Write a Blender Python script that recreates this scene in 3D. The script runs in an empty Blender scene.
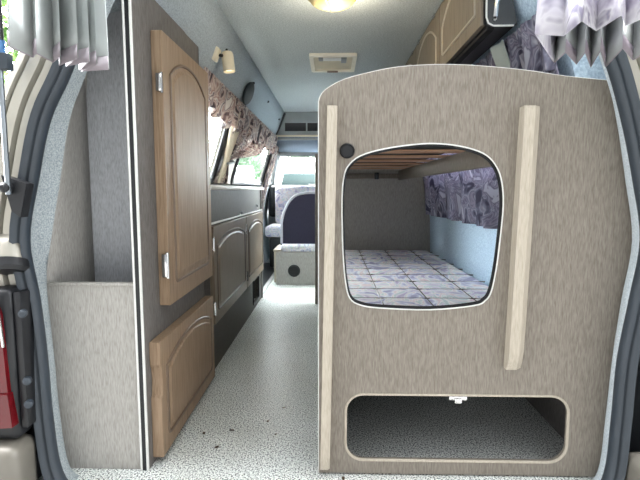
import bpy, bmesh, math, random
from mathutils import Vector, Matrix
from mathutils.geometry import tessellate_polygon
random.seed(7)
PI = math.pi
scene = bpy.context.scene
col = scene.collection
BASE = {}

# ------------------------------------------------------------------ materials
def lin(c):
    c = c / 255.0
    return c / 12.92 if c <= 0.04045 else ((c + 0.055) / 1.055) ** 2.4
def S(r, g, b): return (lin(r), lin(g), lin(b), 1.0)

def new_mat(name):
    m = bpy.data.materials.new(name); m.use_nodes = True
    nt = m.node_tree
    return m, nt, nt.nodes['Principled BSDF']

def ramp(nt, stops, interp='LINEAR'):
    r = nt.nodes.new('ShaderNodeValToRGB'); r.color_ramp.interpolation = interp
    e = r.color_ramp.elements
    e[0].position, e[0].color = stops[0]
    e[1].position, e[1].color = stops[-1]
    for p, c in stops[1:-1]:
        x = e.new(p); x.color = c
    return r

def noise_mat(name, stops, scale=(1, 1, 1), nscale=5, detail=3, rough=.6, distortion=0, bump=0, bdist=.002, spec=.3,
              metallic=0, interp='LINEAR', nrough=.5):
    m, nt, b = new_mat(name)
    tc = nt.nodes.new('ShaderNodeTexCoord'); mp = nt.nodes.new('ShaderNodeMapping')
    mp.inputs['Scale'].default_value = scale
    n = nt.nodes.new('ShaderNodeTexNoise')
    n.inputs['Scale'].default_value = nscale; n.inputs['Detail'].default_value = detail
    n.inputs['Distortion'].default_value = distortion; n.inputs['Roughness'].default_value = nrough
    nt.links.new(tc.outputs['Object'], mp.inputs['Vector']); nt.links.new(mp.outputs['Vector'], n.inputs['Vector'])
    r = ramp(nt, stops, interp)
    nt.links.new(n.outputs['Fac'], r.inputs['Fac']); nt.links.new(r.outputs['Color'], b.inputs['Base Color'])
    b.inputs['Roughness'].default_value = rough; b.inputs['Metallic'].default_value = metallic
    b.inputs['Specular IOR Level'].default_value = spec
    if bump:
        bp = nt.nodes.new('ShaderNodeBump'); bp.inputs['Strength'].default_value = bump; bp.inputs['Distance'].default_value = bdist
        nt.links.new(n.outputs['Fac'], bp.inputs['Height']); nt.links.new(bp.outputs['Normal'], b.inputs['Normal'])
    return m

def plain(name, c, rough=.5, metallic=0, spec=.4, var=.06):
    lo = tuple(x * (1 - var) for x in c[:3]) + (1,); hi = tuple(min(1, x * (1 + var)) for x in c[:3]) + (1,)
    return noise_mat(name, [(.3, lo), (.7, hi)], nscale=14, rough=rough, metallic=metallic, spec=spec)

def glass_mat(name, tint=(.93, .96, .96, 1), refl=.06):
    m, nt, b = new_mat(name)
    nt.nodes.remove(b)
    t = nt.nodes.new('ShaderNodeBsdfTransparent'); t.inputs['Color'].default_value = tint
    g = nt.nodes.new('ShaderNodeBsdfGlossy'); g.inputs['Roughness'].default_value = .02
    mx = nt.nodes.new('ShaderNodeMixShader'); mx.inputs['Fac'].default_value = refl
    out = [n for n in nt.nodes if n.type == 'OUTPUT_MATERIAL'][0]
    nt.links.new(t.outputs[0], mx.inputs[1]); nt.links.new(g.outputs[0], mx.inputs[2]); nt.links.new(mx.outputs[0], out.inputs['Surface'])
    return m

def emit_mat(name, c, strength):
    m, nt, b = new_mat(name)
    b.inputs['Base Color'].default_value = c
    b.inputs['Emission Color'].default_value = c; b.inputs['Emission Strength'].default_value = strength
    return m

M = {}
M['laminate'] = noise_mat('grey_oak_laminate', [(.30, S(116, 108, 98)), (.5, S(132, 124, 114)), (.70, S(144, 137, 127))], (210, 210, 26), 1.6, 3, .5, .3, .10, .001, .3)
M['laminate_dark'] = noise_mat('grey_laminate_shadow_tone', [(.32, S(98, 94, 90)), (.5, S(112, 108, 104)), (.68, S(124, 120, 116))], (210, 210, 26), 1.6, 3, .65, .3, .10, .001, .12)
M['laminate_rail'] = noise_mat('pale_oak_rail', [(.30, S(170, 160, 144)), (.7, S(192, 183, 168))], (210, 210, 22), 1.4, 4, .45, .3, .06, .001, .35)
M['laminate_pale'] = noise_mat('lightened_oak_laminate', [(.30, S(152, 148, 142)), (.5, S(169, 166, 160)), (.70, S(182, 179, 174))], (210, 210, 26), 1.6, 3, .5, .3, .10, .001, .3)  # lighter copy of the oak laminate, stands in for stronger light
M['laminate_cool'] = noise_mat('cool_grey_laminate', [(.30, S(164, 166, 170)), (.5, S(182, 184, 188)), (.70, S(194, 197, 202))], (210, 210, 40), 1.6, 3, .6, .3, .06, .001, .2)
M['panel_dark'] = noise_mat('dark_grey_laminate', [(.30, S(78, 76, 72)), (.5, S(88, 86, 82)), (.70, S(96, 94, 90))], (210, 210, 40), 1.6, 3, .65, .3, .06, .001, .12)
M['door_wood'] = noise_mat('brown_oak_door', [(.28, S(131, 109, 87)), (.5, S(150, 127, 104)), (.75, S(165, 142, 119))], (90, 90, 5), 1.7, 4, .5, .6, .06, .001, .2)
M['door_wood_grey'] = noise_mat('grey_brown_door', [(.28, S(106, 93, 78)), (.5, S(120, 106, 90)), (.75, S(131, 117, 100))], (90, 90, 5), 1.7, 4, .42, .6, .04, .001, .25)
M['locker_wood'] = noise_mat('grey_oak_locker_door', [(.28, S(112, 101, 88)), (.5, S(127, 116, 102)), (.75, S(139, 128, 114))], (90, 90, 5), 1.7, 4, .5, .6, .05, .001, .2)
M['groove'] = plain('door_groove_brown', S(112, 93, 76), .45)
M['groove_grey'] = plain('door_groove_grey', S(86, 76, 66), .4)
M['slat'] = noise_mat('bare_pine_slat', [(.3, S(150, 112, 88)), (.5, S(178, 140, 112)), (.7, S(196, 160, 132))], (4, 60, 60), 1.5, 3, .6)
M['carpet'] = noise_mat('blue_grey_wall_carpet', [(.32, S(152, 162, 168)), (.5, S(168, 178, 184)), (.68, S(182, 192, 198))], nscale=170, detail=2, rough=.95, bump=.5, bdist=.003, spec=.1)
M['carpet_ceiling'] = noise_mat('blue_grey_ceiling_carpet', [(.32, S(166, 174, 177)), (.5, S(188, 196, 197)), (.68, S(206, 213, 214))], nscale=170, detail=2, rough=.95, bump=.4, bdist=.003, spec=.1)
M['carpet_blue'] = noise_mat('pale_blue_lining_carpet', [(.32, S(164, 186, 206)), (.5, S(184, 205, 222)), (.68, S(202, 220, 234))], nscale=150, detail=2, rough=.95, bump=.4, bdist=.003, spec=.1)
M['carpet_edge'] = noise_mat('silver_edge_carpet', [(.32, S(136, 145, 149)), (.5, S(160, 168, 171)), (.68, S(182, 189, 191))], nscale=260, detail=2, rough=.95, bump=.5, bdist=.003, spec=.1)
M['carpet_edge_lit'] = noise_mat('lit_edge_carpet', [(.32, S(176, 186, 193)), (.5, S(196, 206, 212)), (.68, S(214, 222, 227))], nscale=260, detail=2, rough=.95, bump=.5, bdist=.003, spec=.1)  # same edging carpet, brighter light on the right put into its colour
M['rubber'] = plain('dark_rubber_seal', S(46, 54, 62), .45, spec=.5)
M['black'] = plain('black_plastic', S(30, 31, 34), .4)
M['dark_inside'] = plain('dark_recess', S(20, 20, 22), .7)
M['white_plastic'] = plain('white_plastic', S(226, 226, 222), .35)
M['cream_plastic'] = plain('cream_plastic', S(224, 214, 190), .4)
M['grey_plastic'] = plain('grey_plastic', S(140, 144, 144), .5)
M['mid_plastic'] = plain('window_surround_beige', S(186, 182, 174), .5)
M['paint'] = plain('champagne_body_paint', S(168, 164, 153), .25, .25, .6)
M['bumper'] = plain('shaded_bumper_paint', S(112, 108, 100), .35, .1, .5)  # darker copy of the body paint, shade of the low corners put in
M['chrome'] = plain('chrome', S(205, 205, 205), .15, 1.0)
M['steel'] = plain('brushed_steel', S(128, 134, 140), .35, .9)
M['shade_board'] = plain('shade_dark_board', S(52, 50, 48), .8)  # near-black board colour stands in for shade under and above the bunk
M['navy'] = noise_mat('navy_seat_cloth', [(.3, S(52, 50, 66)), (.7, S(66, 64, 80))], nscale=220, rough=.9, bump=.2, spec=.1)
M['piping'] = plain('pale_piping', S(190, 188, 196), .7)
M['glass'] = glass_mat('clear_window_glass')
M['red'] = plain('red_lens', S(92, 10, 18), .15, spec=.6)
M['clear_lens'] = plain('clear_lens', S(196, 196, 190), .12, spec=.6)
M['asphalt'] = noise_mat('dark_asphalt', [(.3, S(58, 58, 57)), (.7, S(74, 74, 72))], nscale=30, detail=5, rough=.9)
M['leaf'] = noise_mat('green_leaves', [(.3, S(70, 104, 52)), (.5, S(104, 138, 74)), (.7, S(150, 172, 104))], nscale=3, rough=.6)
M['leaf_dark'] = noise_mat('dark_green_leaves', [(.3, S(96, 128, 100)), (.5, S(124, 156, 124)), (.7, S(150, 178, 144))], nscale=2, rough=.6)
M['bark'] = plain('brown_bark', S(92, 74, 60), .9)
M['white_paint'] = plain('white_vehicle_paint', S(232, 232, 228), .3, spec=.5)
M['tint'] = plain('tinted_vehicle_glass', S(26, 40, 40), .5, spec=.03)
M['tyre'] = plain('tyre_rubber', S(34, 34, 36), .8)
M['dead_leaf'] = plain('dry_leaf_brown', S(74, 56, 40), .8)
M['alu'] = plain('aluminium_strip', S(196, 198, 196), .35, .6)
M['smoke'] = plain('smoked_plastic', S(30, 37, 39), .5, spec=.2)
M['blue_collar'] = plain('blue_collar', S(60, 104, 150), .4)
M['dome_glow'] = emit_mat('lit_dome_lens', (1.0, .70, .12, 1), 1.5)
M['dome_lens'] = plain('amber_dome_lens', S(188, 172, 122), .2)
M['spot_glow'] = emit_mat('lit_spot_mouth', (1.0, .86, .62, 1), 1.2)

def floor_mat():
    m, nt, b = new_mat('speckled_vinyl_floor')
    tc = nt.nodes.new('ShaderNodeTexCoord')
    n = nt.nodes.new('ShaderNodeTexNoise'); n.inputs['Scale'].default_value = 210; n.inputs['Detail'].default_value = 1.5; n.inputs['Roughness'].default_value = .6
    n2 = nt.nodes.new('ShaderNodeTexNoise'); n2.inputs['Scale'].default_value = 3; n2.inputs['Detail'].default_value = 3
    nt.links.new(tc.outputs['Object'], n.inputs['Vector']); nt.links.new(tc.outputs['Object'], n2.inputs['Vector'])
    r = ramp(nt, [(.38, S(58, 64, 68)), (.445, S(158, 166, 166)), (.485, S(232, 237, 234)), (.60, S(250, 252, 249))])
    nt.links.new(n.outputs['Fac'], r.inputs['Fac'])
    r2 = ramp(nt, [(.35, (.84, .84, .82, 1)), (.65, (1, 1, 1, 1))])
    nt.links.new(n2.outputs['Fac'], r2.inputs['Fac'])
    mx = nt.nodes.new('ShaderNodeMix'); mx.data_type = 'RGBA'; mx.blend_type = 'MULTIPLY'; mx.inputs['Factor'].default_value = 1
    nt.links.new(r.outputs['Color'], mx.inputs['A']); nt.links.new(r2.outputs['Color'], mx.inputs['B'])
    nt.links.new(mx.outputs['Result'], b.inputs['Base Color'])
    b.inputs['Roughness'].default_value = .38; b.inputs['Specular IOR Level'].default_value = .4
    return m
M['floor'] = floor_mat()

def marbled(name, stops, scale, dist=2.2, rough=.75, thin=0):
    """swirling brushed print: two noises, the second one warped"""
    m, nt, b = new_mat(name)
    tc = nt.nodes.new('ShaderNodeTexCoord'); mp = nt.nodes.new('ShaderNodeMapping'); mp.inputs['Scale'].default_value = scale
    n = nt.nodes.new('ShaderNodeTexNoise'); n.inputs['Scale'].default_value = 1.0; n.inputs['Detail'].default_value = 2.5; n.inputs['Distortion'].default_value = dist
    nt.links.new(tc.outputs['Object'], mp.inputs['Vector']); nt.links.new(mp.outputs['Vector'], n.inputs['Vector'])
    r = ramp(nt, stops)
    nt.links.new(n.outputs['Fac'], r.inputs['Fac']); nt.links.new(r.outputs['Color'], b.inputs['Base Color'])
    b.inputs['Roughness'].default_value = rough; b.inputs['Specular IOR Level'].default_value = .2
    if thin:
        t = nt.nodes.new('ShaderNodeBsdfTranslucent'); mx = nt.nodes.new('ShaderNodeMixShader'); mx.inputs['Fac'].default_value = thin
        out = [q for q in nt.nodes if q.type == 'OUTPUT_MATERIAL'][0]
        nt.links.new(r.outputs['Color'], t.inputs['Color']); nt.links.new(b.outputs[0], mx.inputs[1]); nt.links.new(t.outputs[0], mx.inputs[2])
        nt.links.new(mx.outputs[0], out.inputs['Surface'])
    return m
PASTEL = [(.34, S(164, 162, 190)), (.41, S(204, 204, 222)), (.455, S(234, 236, 238)), (.495, S(222, 200, 204)), (.525, S(240, 240, 238)),
          (.56, S(190, 204, 204)), (.60, S(228, 220, 230)), (.67, S(186, 176, 200))]
M['mattress'] = marbled('pastel_brushed_print', PASTEL, (4.5, 3, 4), dist=3.2)
M['seat_print'] = marbled('pastel_seat_print', PASTEL, (12, 12, 12), dist=1.6)
DUSK = [(.36, S(84, 82, 100)), (.43, S(128, 127, 146)), (.47, S(176, 175, 190)), (.50, S(126, 122, 142)), (.54, S(160, 154, 170)), (.58, S(112, 108, 128)), (.64, S(190, 190, 202))]
M['dusk_curtain'] = marbled('dusk_purple_print', DUSK, (11, 10, 7), dist=2.0, thin=.3)
WARM = [(.36, S(92, 84, 88)), (.42, S(148, 126, 124)), (.46, S(222, 208, 198)), (.495, S(174, 142, 134)), (.525, S(234, 228, 220)), (.56, S(128, 118, 124)), (.60, S(186, 170, 166)), (.65, S(236, 230, 222))]
M['warm_curtain'] = marbled('mauve_brown_print', WARM, (9, 8, 8), dist=1.6, thin=.4)
M['satin'] = marbled('pale_lilac_satin', [(.32, S(150, 143, 164)), (.45, S(188, 183, 198)), (.55, S(208, 206, 213)), (.64, S(140, 134, 154))], (10, 10, 7), rough=.45)
M['lining'] = plain('silver_curtain_lining', S(160, 164, 163), .7)
M['hem'] = plain('mauve_hem_tape', S(150, 141, 147), .7)
M['tie'] = plain('pale_green_tieback', S(176, 186, 182), .7)

# ------------------------------------------------------------------ mesh builder
class MB:
    def __init__(s): s.v = []; s.f = []
    def add(s, vs, fs):
        o = len(s.v); s.v += [tuple(v) for v in vs]; s.f += [tuple(i + o for i in f) for f in fs]; return s
    def bm(s, bm):
        bm.verts.index_update(); return s.add([v.co[:] for v in bm.verts], [[v.index for v in f.verts] for f in bm.faces])
    def box(s, a, b, bev=0, seg=2, rot=None, piv=None):
        a, b = Vector(a), Vector(b); c = (a + b) / 2; d = b - a
        bm = bmesh.new(); bmesh.ops.create_cube(bm, size=1)
        for v in bm.verts: v.co = Vector((v.co.x * d.x, v.co.y * d.y, v.co.z * d.z)) + c
        if bev: bmesh.ops.bevel(bm, geom=bm.edges[:], offset=bev, segments=seg, profile=.5, affect='EDGES')
        if rot is not None:
            p = Vector(piv) if piv else c
            for v in bm.verts: v.co = rot @ (v.co - p) + p
        s.bm(bm); bm.free(); return s
    def plate(s, loops, P, T):
        """polygon with holes, mapped by P(u,v) and given the thickness vector T (or a function)"""
        tri = tessellate_polygon([[Vector((p[0], p[1], 0)) for p in l] for l in loops])
        flat = [p for l in loops for p in l]; n = len(flat)
        fr = [Vector(P(*p)) for p in flat]; bk = [a + Vector(T) for a in fr]
        fs = [tuple(t) for t in tri] + [tuple(i + n for i in reversed(t)) for t in tri]
        o = 0
        for l in loops:
            k = len(l)
            for i in range(k):
                j = (i + 1) % k; fs.append((o + i, o + j, o + j + n, o + i + n))
            o += k
        return s.add(fr + bk, fs)
    def loft(s, lines, closed=False):
        n = len(lines[0]); vs = [p for l in lines for p in l]; fs = []
        m = len(lines)
        for a in range(m if closed else m - 1):
            b = (a + 1) % m
            for i in range(n - 1):
                fs.append((a * n + i, a * n + i + 1, b * n + i + 1, b * n + i))
        if closed:
            fs.append(tuple(a * n for a in range(m))); fs.append(tuple(a * n + n - 1 for a in reversed(range(m))))
        return s.add(vs, fs)
    def grid(s, f, nu, nv):
        vs = [f(i / nu, j / nv) for i in range(nu + 1) for j in range(nv + 1)]
        fs = [(i * (nv + 1) + j, (i + 1) * (nv + 1) + j, (i + 1) * (nv + 1) + j + 1, i * (nv + 1) + j + 1) for i in range(nu) for j in range(nv)]
        return s.add(vs, fs)
    def tube(s, path, r, seg=10, closed=False):
        P = [Vector(p) for p in path]; n = len(P); rings = []
        up = None
        for i in range(n):
            if closed: t = (P[(i + 1) % n] - P[i - 1])
            else: t = P[min(i + 1, n - 1)] - P[max(i - 1, 0)]
            t.normalize()
            if up is None:
                up = Vector((0, 0, 1)) if abs(t.z) < .9 else Vector((1, 0, 0))
            a = (up - t * up.dot(t)).normalized(); b = t.cross(a); up = a
            rr = r[i] if isinstance(r, (list, tuple)) else r
            rings.append([P[i] + (a * math.cos(q) + b * math.sin(q)) * rr for q in [2 * PI * k / seg for k in range(seg)]])
        vs = [p for q in rings for p in q]; fs = []
        for i in range(n if closed else n - 1):
            j = (i + 1) % n
            for k in range(seg):
                l = (k + 1) % seg; fs.append((i * seg + k, i * seg + l, j * seg + l, j * seg + k))
        if not closed:
            fs.append(tuple(reversed(range(seg)))); fs.append(tuple((n - 1) * seg + k for k in range(seg)))
        return s.add(vs, fs)
    def lathe(s, prof, c, axis, seg=24):
        """prof: (radius, height along axis)"""
        ax = Vector(axis).normalized(); u = ax.orthogonal().normalized(); w = ax.cross(u); c = Vector(c)
        vs = []; fs = []
        for r, h in prof:
            for k in range(seg):
                q = 2 * PI * k / seg; vs.append(c + ax * h + (u * math.cos(q) + w * math.sin(q)) * max(r, 1e-4))
        m = len(prof)
        for i in range(m - 1):
            for k in range(seg):
                l = (k + 1) % seg; fs.append((i * seg + k, i * seg + l, (i + 1) * seg + l, (i + 1) * seg + k))
        fs.append(tuple(reversed(range(seg)))); fs.append(tuple((m - 1) * seg + k for k in range(seg)))
        return s.add(vs, fs)
    def build(s, name, mat, parent=None, solid=0, offset=0, angle=.6, label=None):
        base = Vector(BASE.get(parent.name, (0, 0, 0))) if parent else Vector((0, 0, 0))
        me = bpy.data.meshes.new(name)
        me.from_pydata([Vector(v) - base for v in s.v], [], s.f); me.update()
        bm = bmesh.new(); bm.from_mesh(me)
        bmesh.ops.recalc_face_normals(bm, faces=bm.faces); bm.to_mesh(me); bm.free()
        for p in me.polygons: p.use_smooth = True
        me.set_sharp_from_angle(angle=angle)
        me.materials.append(mat)
        o = bpy.data.objects.new(name, me); col.objects.link(o)
        if parent: o.parent = parent
        BASE[o.name] = tuple(base)
        if solid:
            md = o.modifiers.new('thickness', 'SOLIDIFY'); md.thickness = solid; md.offset = offset
        if label: o['label'] = label
        return o

def tag(o, label, cat, group=None, kind=None):
    o['label'] = label; o['category'] = cat
    if group: o['group'] = group
    if kind: o['kind'] = kind
    return o
def thing(name, label, cat, loc=(0, 0, 0), group=None):
    o = bpy.data.objects.new(name, None); col.objects.link(o); o.location = loc; o.empty_display_size = .05
    BASE[o.name] = tuple(loc); return tag(o, label, cat, group)
def struct(o, label=None):
    o['kind'] = 'structure'
    if label: o['label'] = label
    return o

def arc(cx, cy, r, a0, a1, n=8): return [(cx + r * math.cos(a0 + (a1 - a0) * i / n), cy + r * math.sin(a0 + (a1 - a0) * i / n)) for i in range(n + 1)]
def rrect(x0, y0, x1, y1, r, n=6):
    return (arc(x1 - r, y0 + r, r, -PI / 2, 0, n) + arc(x1 - r, y1 - r, r, 0, PI / 2, n) + arc(x0 + r, y1 - r, r, PI / 2, PI, n) + arc(x0 + r, y0 + r, r, PI, 1.5 * PI, n))
def smooth(pts, n=6, closed=False):
    """Catmull-Rom through the points"""
    P = [Vector(p) for p in pts]; N = len(P); out = []
    for i in range(N if closed else N - 1):
        if closed: a, b, c, d = P[i - 1], P[i], P[(i + 1) % N], P[(i + 2) % N]
        else: a, b, c, d = P[max(i - 1, 0)], P[i], P[i + 1], P[min(i + 2, N - 1)]
        for k in range(n):
            t = k / n
            out.append(.5 * ((2 * b) + (c - a) * t + (2 * a - 5 * b + 4 * c - d) * t * t + (3 * b - a - 3 * c + d) * t ** 3))
    if not closed: out.append(P[-1])
    return [tuple(p) for p in out]
def interp(tab, z):
    if z <= tab[0][0]: return tab[0][1]
    for (a, b), (c, d) in zip(tab, tab[1:]):
        if z <= c: return b + (d - b) * (z - a) / (c - a)
    return tab[-1][1]

# ------------------------------------------------------------------ setting: the van's shell
Y0, Y1 = 1.288, 5.62
ROOF = 1.53
BULK = 4.6
LT = [(-.06, .75), (0, .75), (.30, .76), (.54, .766), (.68, .748), (.83, .71), (1.27, .57), (1.37, .52), (1.53, .46)]
RT = [(-.06, .78), (0, .78), (.28, .78), (.32, .745), (.60, .738), (.83, .715), (1.27, .585), (1.37, .53), (1.53, .46)]
REAR = [(-.06, .805), (.54, .825), (.9, .80), (1.31, .76), (1.37, .52), (1.53, .46)]
def XL(y, z):
    k = max(0.0, min(1.0, (1.95 - y) / .4))      # the wall is fuller at the rear corner
    return -(interp(LT, z) * (1 - k) + interp(REAR, z) * k)
def XR(y, z):
    k = max(0.0, min(1.0, (1.27 - z) / .44)) if z > .3 else 0
    return interp(RT, z) - .022 * (min(y, 3.6) - 1.3) * k

m = MB(); m.box((-.85, 1.235, -.07), (.85, 5.7, 0))
struct(m.build('floor', M['floor']))
m = MB(); m.box((-.46, Y0, ROOF), (.46, BULK + .02, ROOF + .05))
struct(m.build('ceiling', M['carpet_ceiling']))

def wall(side, zs, y0, y1, ny=14):
    X = XL if side < 0 else XR
    t = Vector((side * .03, 0, 0))
    mm = MB()
    mm.grid(lambda u, v: (X(y0 + (y1 - y0) * u, zs[round(v * (len(zs) - 1))]), y0 + (y1 - y0) * u, zs[round(v * (len(zs) - 1))]), ny, len(zs) - 1)
    return mm
lo = [-.06, 0, .15, .30, .42, .54, .61, .68, .755, .83]
hi = [1.27, 1.32, 1.37, 1.45, 1.53]
# left wall: carpeted skirt and slanted cove; the window band between is plastic
m = wall(-1, lo, Y0, Y1); m.v += []; 
w2 = wall(-1, hi, Y0, BULK + .02); m.add(w2.v, w2.f)
struct(m.build('wall_left', M['carpet'], solid=.03, offset=0, angle=1.0))
rz = [-.06, 0, .15, .28, .32, .45, .60, .72, .83]
m = wall(1, rz, 1.304, Y1); w2 = wall(1, hi, 1.304, BULK + .02); m.add(w2.v, w2.f)
struct(m.build('wall_right', M['carpet_blue'], solid=.03, offset=0, angle=1.0))
WL = [rrect(2.10, .85, 2.80, 1.215, .06), rrect(3.32, .85, 4.74, 1.215, .06), rrect(4.96, .87, 5.48, 1.2, .06)]
WR = [rrect(1.55, .85, 3.20, 1.215, .06), rrect(3.45, .85, 4.6, 1.215, .06), rrect(4.96, .87, 5.48, 1.2, .06)]
def band(side, holes, name):
    bm_ = M['mid_plastic'] if side < 0 else M['carpet_blue']
    X = XL if side < 0 else XR
    ya_ = Y0 if side < 0 else 1.304
    ys = [ya_ + (Y1 - ya_) * i / 10 for i in range(11)]
    outer = [(y, .83) for y in ys] + [(y, 1.27) for y in reversed(ys)]
    mm = MB(); mm.plate([outer] + [list(reversed(h)) for h in holes], lambda y, z: (X(y, z), y, z), (side * .03, 0, 0))
    return struct(mm.build(name, bm_))
band(-1, WL, 'trim_1'); band(1, WR, 'trim_2')
k = 0
for side, holes in ((-1, WL), (1, WR)):
    X = XL if side < 0 else XR
    for h in holes:
        k += 1
        mm = MB(); mm.tube([(X(y, z) - side * .004, y, z) for y, z in h], .016, 8, True)
        fr = struct(mm.build('window_%d' % k, M['black']))
        g = MB(); g.plate([h], lambda y, z: (X(y, z) + side * .012, y, z), (side * .004, 0, 0))
        g.build('pane', M['glass'], fr)
# cab: roof lining, bulkhead with vents, windscreen wall
m = MB(); m.loft([[(-.60, BULK, 1.30), (.60, BULK, 1.30)], [(-.60, 4.95, 1.27), (.60, 4.95, 1.27)], [(-.58, 5.40, 1.225), (.58, 5.40, 1.225)]])
M['carpet_cab'] = noise_mat('slate_cab_lining', [(.32, S(96, 108, 122)), (.68, S(122, 134, 148))], nscale=120, rough=.95, spec=.1)
struct(m.build('ceiling_cab', M['carpet_cab'], solid=.03, offset=0))
m = MB(); m.box((-.60, 5.35, 1.212), (.60, 5.38, 1.238), .006); struct(m.build('trim_15', M['black']))
m = MB(); m.box((-.60, 5.38, 1.17), (.60, 5.44, 1.22), .01)
struct(m.build('trim_3', M['grey_plastic']))
bl = [(-.585, 1.27), (-.52, 1.39), (-.46, ROOF), (.46, ROOF), (.52, 1.39), (.585, 1.27)]
vents = [[(-.445, 1.352), (-.245, 1.352), (-.245, 1.432), (-.445, 1.432)], [(-.232, 1.352), (-.02, 1.352), (-.02, 1.432), (-.232, 1.432)],
         [(.02, 1.352), (.232, 1.352), (.232, 1.432), (.02, 1.432)]]
m = MB(); m.plate([bl] + [list(reversed(v)) for v in vents], lambda x, z: (x, BULK, z), (0, .02, 0))
wb = struct(m.build('wall_bulkhead', M['grey_plastic']))
m = MB(); m.box((-.5, BULK + .03, 1.34), (.5, BULK + .05, 1.445)); m.build('vent_backing', M['dark_inside'], wb)
m = MB(); m.box((-.55, BULK - .03, 1.298), (.55, BULK + .01, 1.314), .004); m.build('ledge', M['cream_plastic'], wb)
m = MB()
for s in (-1, 1): m.tube([(s * .575, BULK - .012, 1.25), (s * .508, BULK - .012, 1.385), (s * .452, BULK - .012, 1.52)], .022, 8)
m.build('edge_rubber', M['black'], wb)
# windscreen wall: below, pillars, glass
scr = [(-.66, .86), (.66, .86), (.60, 1.19), (-.60, 1.19)]
outer = [(-.76, 0), (.76, 0), (.74, .83), (.62, 1.27), (-.62, 1.27), (-.74, .83)]
m = MB(); m.plate([outer, list(reversed(scr))], lambda x, z: (x, 5.62 - .25 * max(0, z - .86), z), (0, .03, 0))
struct(m.build('wall_front', M['grey_plastic']))
m = MB(); m.plate([scr], lambda x, z: (x, 5.625 - .25 * (z - .86), z), (0, .006, 0))
w = struct(m.build('window_7', M['glass']))
m = MB(); m.box((-.70, 5.30, .50), (.70, 5.60, .85), .04, 3)
struct(m.build('trim_4', M['black']), 'dashboard under the windscreen')
for s in (-1, 1):
    m = MB(); m.tube([(s * .69, 5.50, .80), (s * .655, 5.47, 1.0), (s * .61, 5.42, 1.24)], .028, 8)
    struct(m.build('trim_5' if s < 0 else 'trim_6', M['grey_plastic']))

# rear opening: seal, silver carpet edging, painted pillars; (x, z) outlines of the tailgate opening
inn = [(-.60, -.04), (-.67, -.02), (-.722, .047), (-.739, .193), (-.744, .357), (-.754, .517), (-.772, .673), (-.740, .825), (-.70, .973), (-.638, 1.093), (-.56, 1.28), (-.47, 1.40), (-.38, 1.44)]
inn_r = [(.60, -.04), (.67, -.02), (.713, .060), (.723, .211), (.728, .371), (.748, .526), (.765, .677), (.737, .824), (.70, .968), (.651, 1.109), (.57, 1.28), (.47, 1.40), (.38, 1.44)]
def dense(l, n=5): return smooth([(x, 0, z) for x, z in l], n)
def off(l, d, y):
    out = []
    for i, p in enumerate(l):
        a = l[max(i - 1, 0)]; b = l[min(i + 1, len(l) - 1)]
        t = Vector((b[0] - a[0], b[2] - a[2])).normalized()
        nn = Vector((-t.y, t.x))
        if nn.dot(Vector((p[0], p[2] - .6))) < 0: nn = -nn
        out.append((p[0] + nn.x * d, y, p[2] + nn.y * d))
    return out
for side, line, nm in ((-1, dense(inn), ('trim_7', 'trim_8', 'trim_9')), (1, dense(inn_r), ('trim_10', 'trim_11', 'trim_12'))):
    sec = [(0, 1.206), (-.001, 1.198), (.004, 1.182), (.010, 1.178), (.015, 1.186), (.019, 1.183), (.024, 1.172), (.032, 1.170), (.038, 1.180), (.040, 1.20), (.040, 1.206)]
    m = MB(); m.loft([off(line, d, y) for d, y in sec], True)
    struct(m.build(nm[0], M['rubber'], angle=.9), 'dark rubber seal round the rear opening')
    # edging of silver carpet from the seal to the furniture
    if side < 0:
        edge = [(-.60, 0), (-.68, 0), (-.742, .01), (-.764, .163), (-.772, .335), (-.780, .545), (-.760, .667), (-.726, .826), (-.693, .981), (-.639, 1.107), (-.555, 1.29), (-.46, 1.43), (-.38, 1.47)]
    else:
        edge = [(.60, 0), (.69, 0), (.740, .012), (.754, .17), (.765, .34), (.773, .507), (.790, .668), (.763, .826), (.737, .98), (.712, 1.09), (.64, 1.29), (.50, 1.43), (.38, 1.47)]
    e = [(x, 1.276, z) for x, _, z in dense(edge)]
    m = MB(); m.loft([off(line, .001, 1.204), off(line, .004, 1.225), [tuple((Vector(a) + Vector(b)) / 2 + Vector((0, 0, 0))) for a, b in zip(off(line, 0.003, 1.24), e)], e,
                      [(x + side * .03, 1.283, z) for x, _, z in e], off(line, .04, 1.26), off(line, .03, 1.21)], True)
    struct(m.build(nm[1], M['carpet_edge' if side < 0 else 'carpet_edge_lit'], angle=1.2), 'silver carpet edging inside the rear opening')
    sec = [(.036, 1.205), (.042, 1.186), (.056, 1.182), (.058, 1.192), (.062, 1.192), (.064, 1.172), (.084, 1.166), (.086, 1.176), (.090, 1.176), (.092, 1.160), (.112, 1.166), (.13, 1.20), (.13, 1.28), (.04, 1.28)]
    cut = [i for i, p in enumerate(line) if p[2] > .53]
    m = MB(); m.loft([[off(line, d, y)[i] for i in cut] for d, y in sec], True)
    struct(m.build(nm[2], M['paint'], angle=.5), 'champagne painted pillar beside the rear opening')
m = MB(); zz = [-.06, 0, .28, .32, .6, .83, 1.0, 1.15, 1.27, 1.37, 1.45, 1.53]
m.plate([[(XR(1.304, z) - .004, z) for z in zz] + [(.44, 1.58), (.88, 1.58), (.88, -.06)]], lambda x, z: (x, 1.303, z), (0, .016, 0))
struct(m.build('trim_16', M['carpet_blue']), 'carpeted return between the right wall and the rear opening')
# lower corner panels of the body behind the lamps
m = MB(); m.box((-.95, 1.19, -.10), (-.815, 1.30, .56), .02, 3); struct(m.build('wall_rear_left', M['black']))
m = MB(); m.box((.80, 1.19, -.10), (.95, 1.30, .56), .02, 3); struct(m.build('wall_rear_right', M['black']))
m = MB(); m.box((-.62, 1.16, -.10), (.62, 1.25, -.012), .012); struct(m.build('trim_13', M['alu']), 'rear sill')
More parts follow.
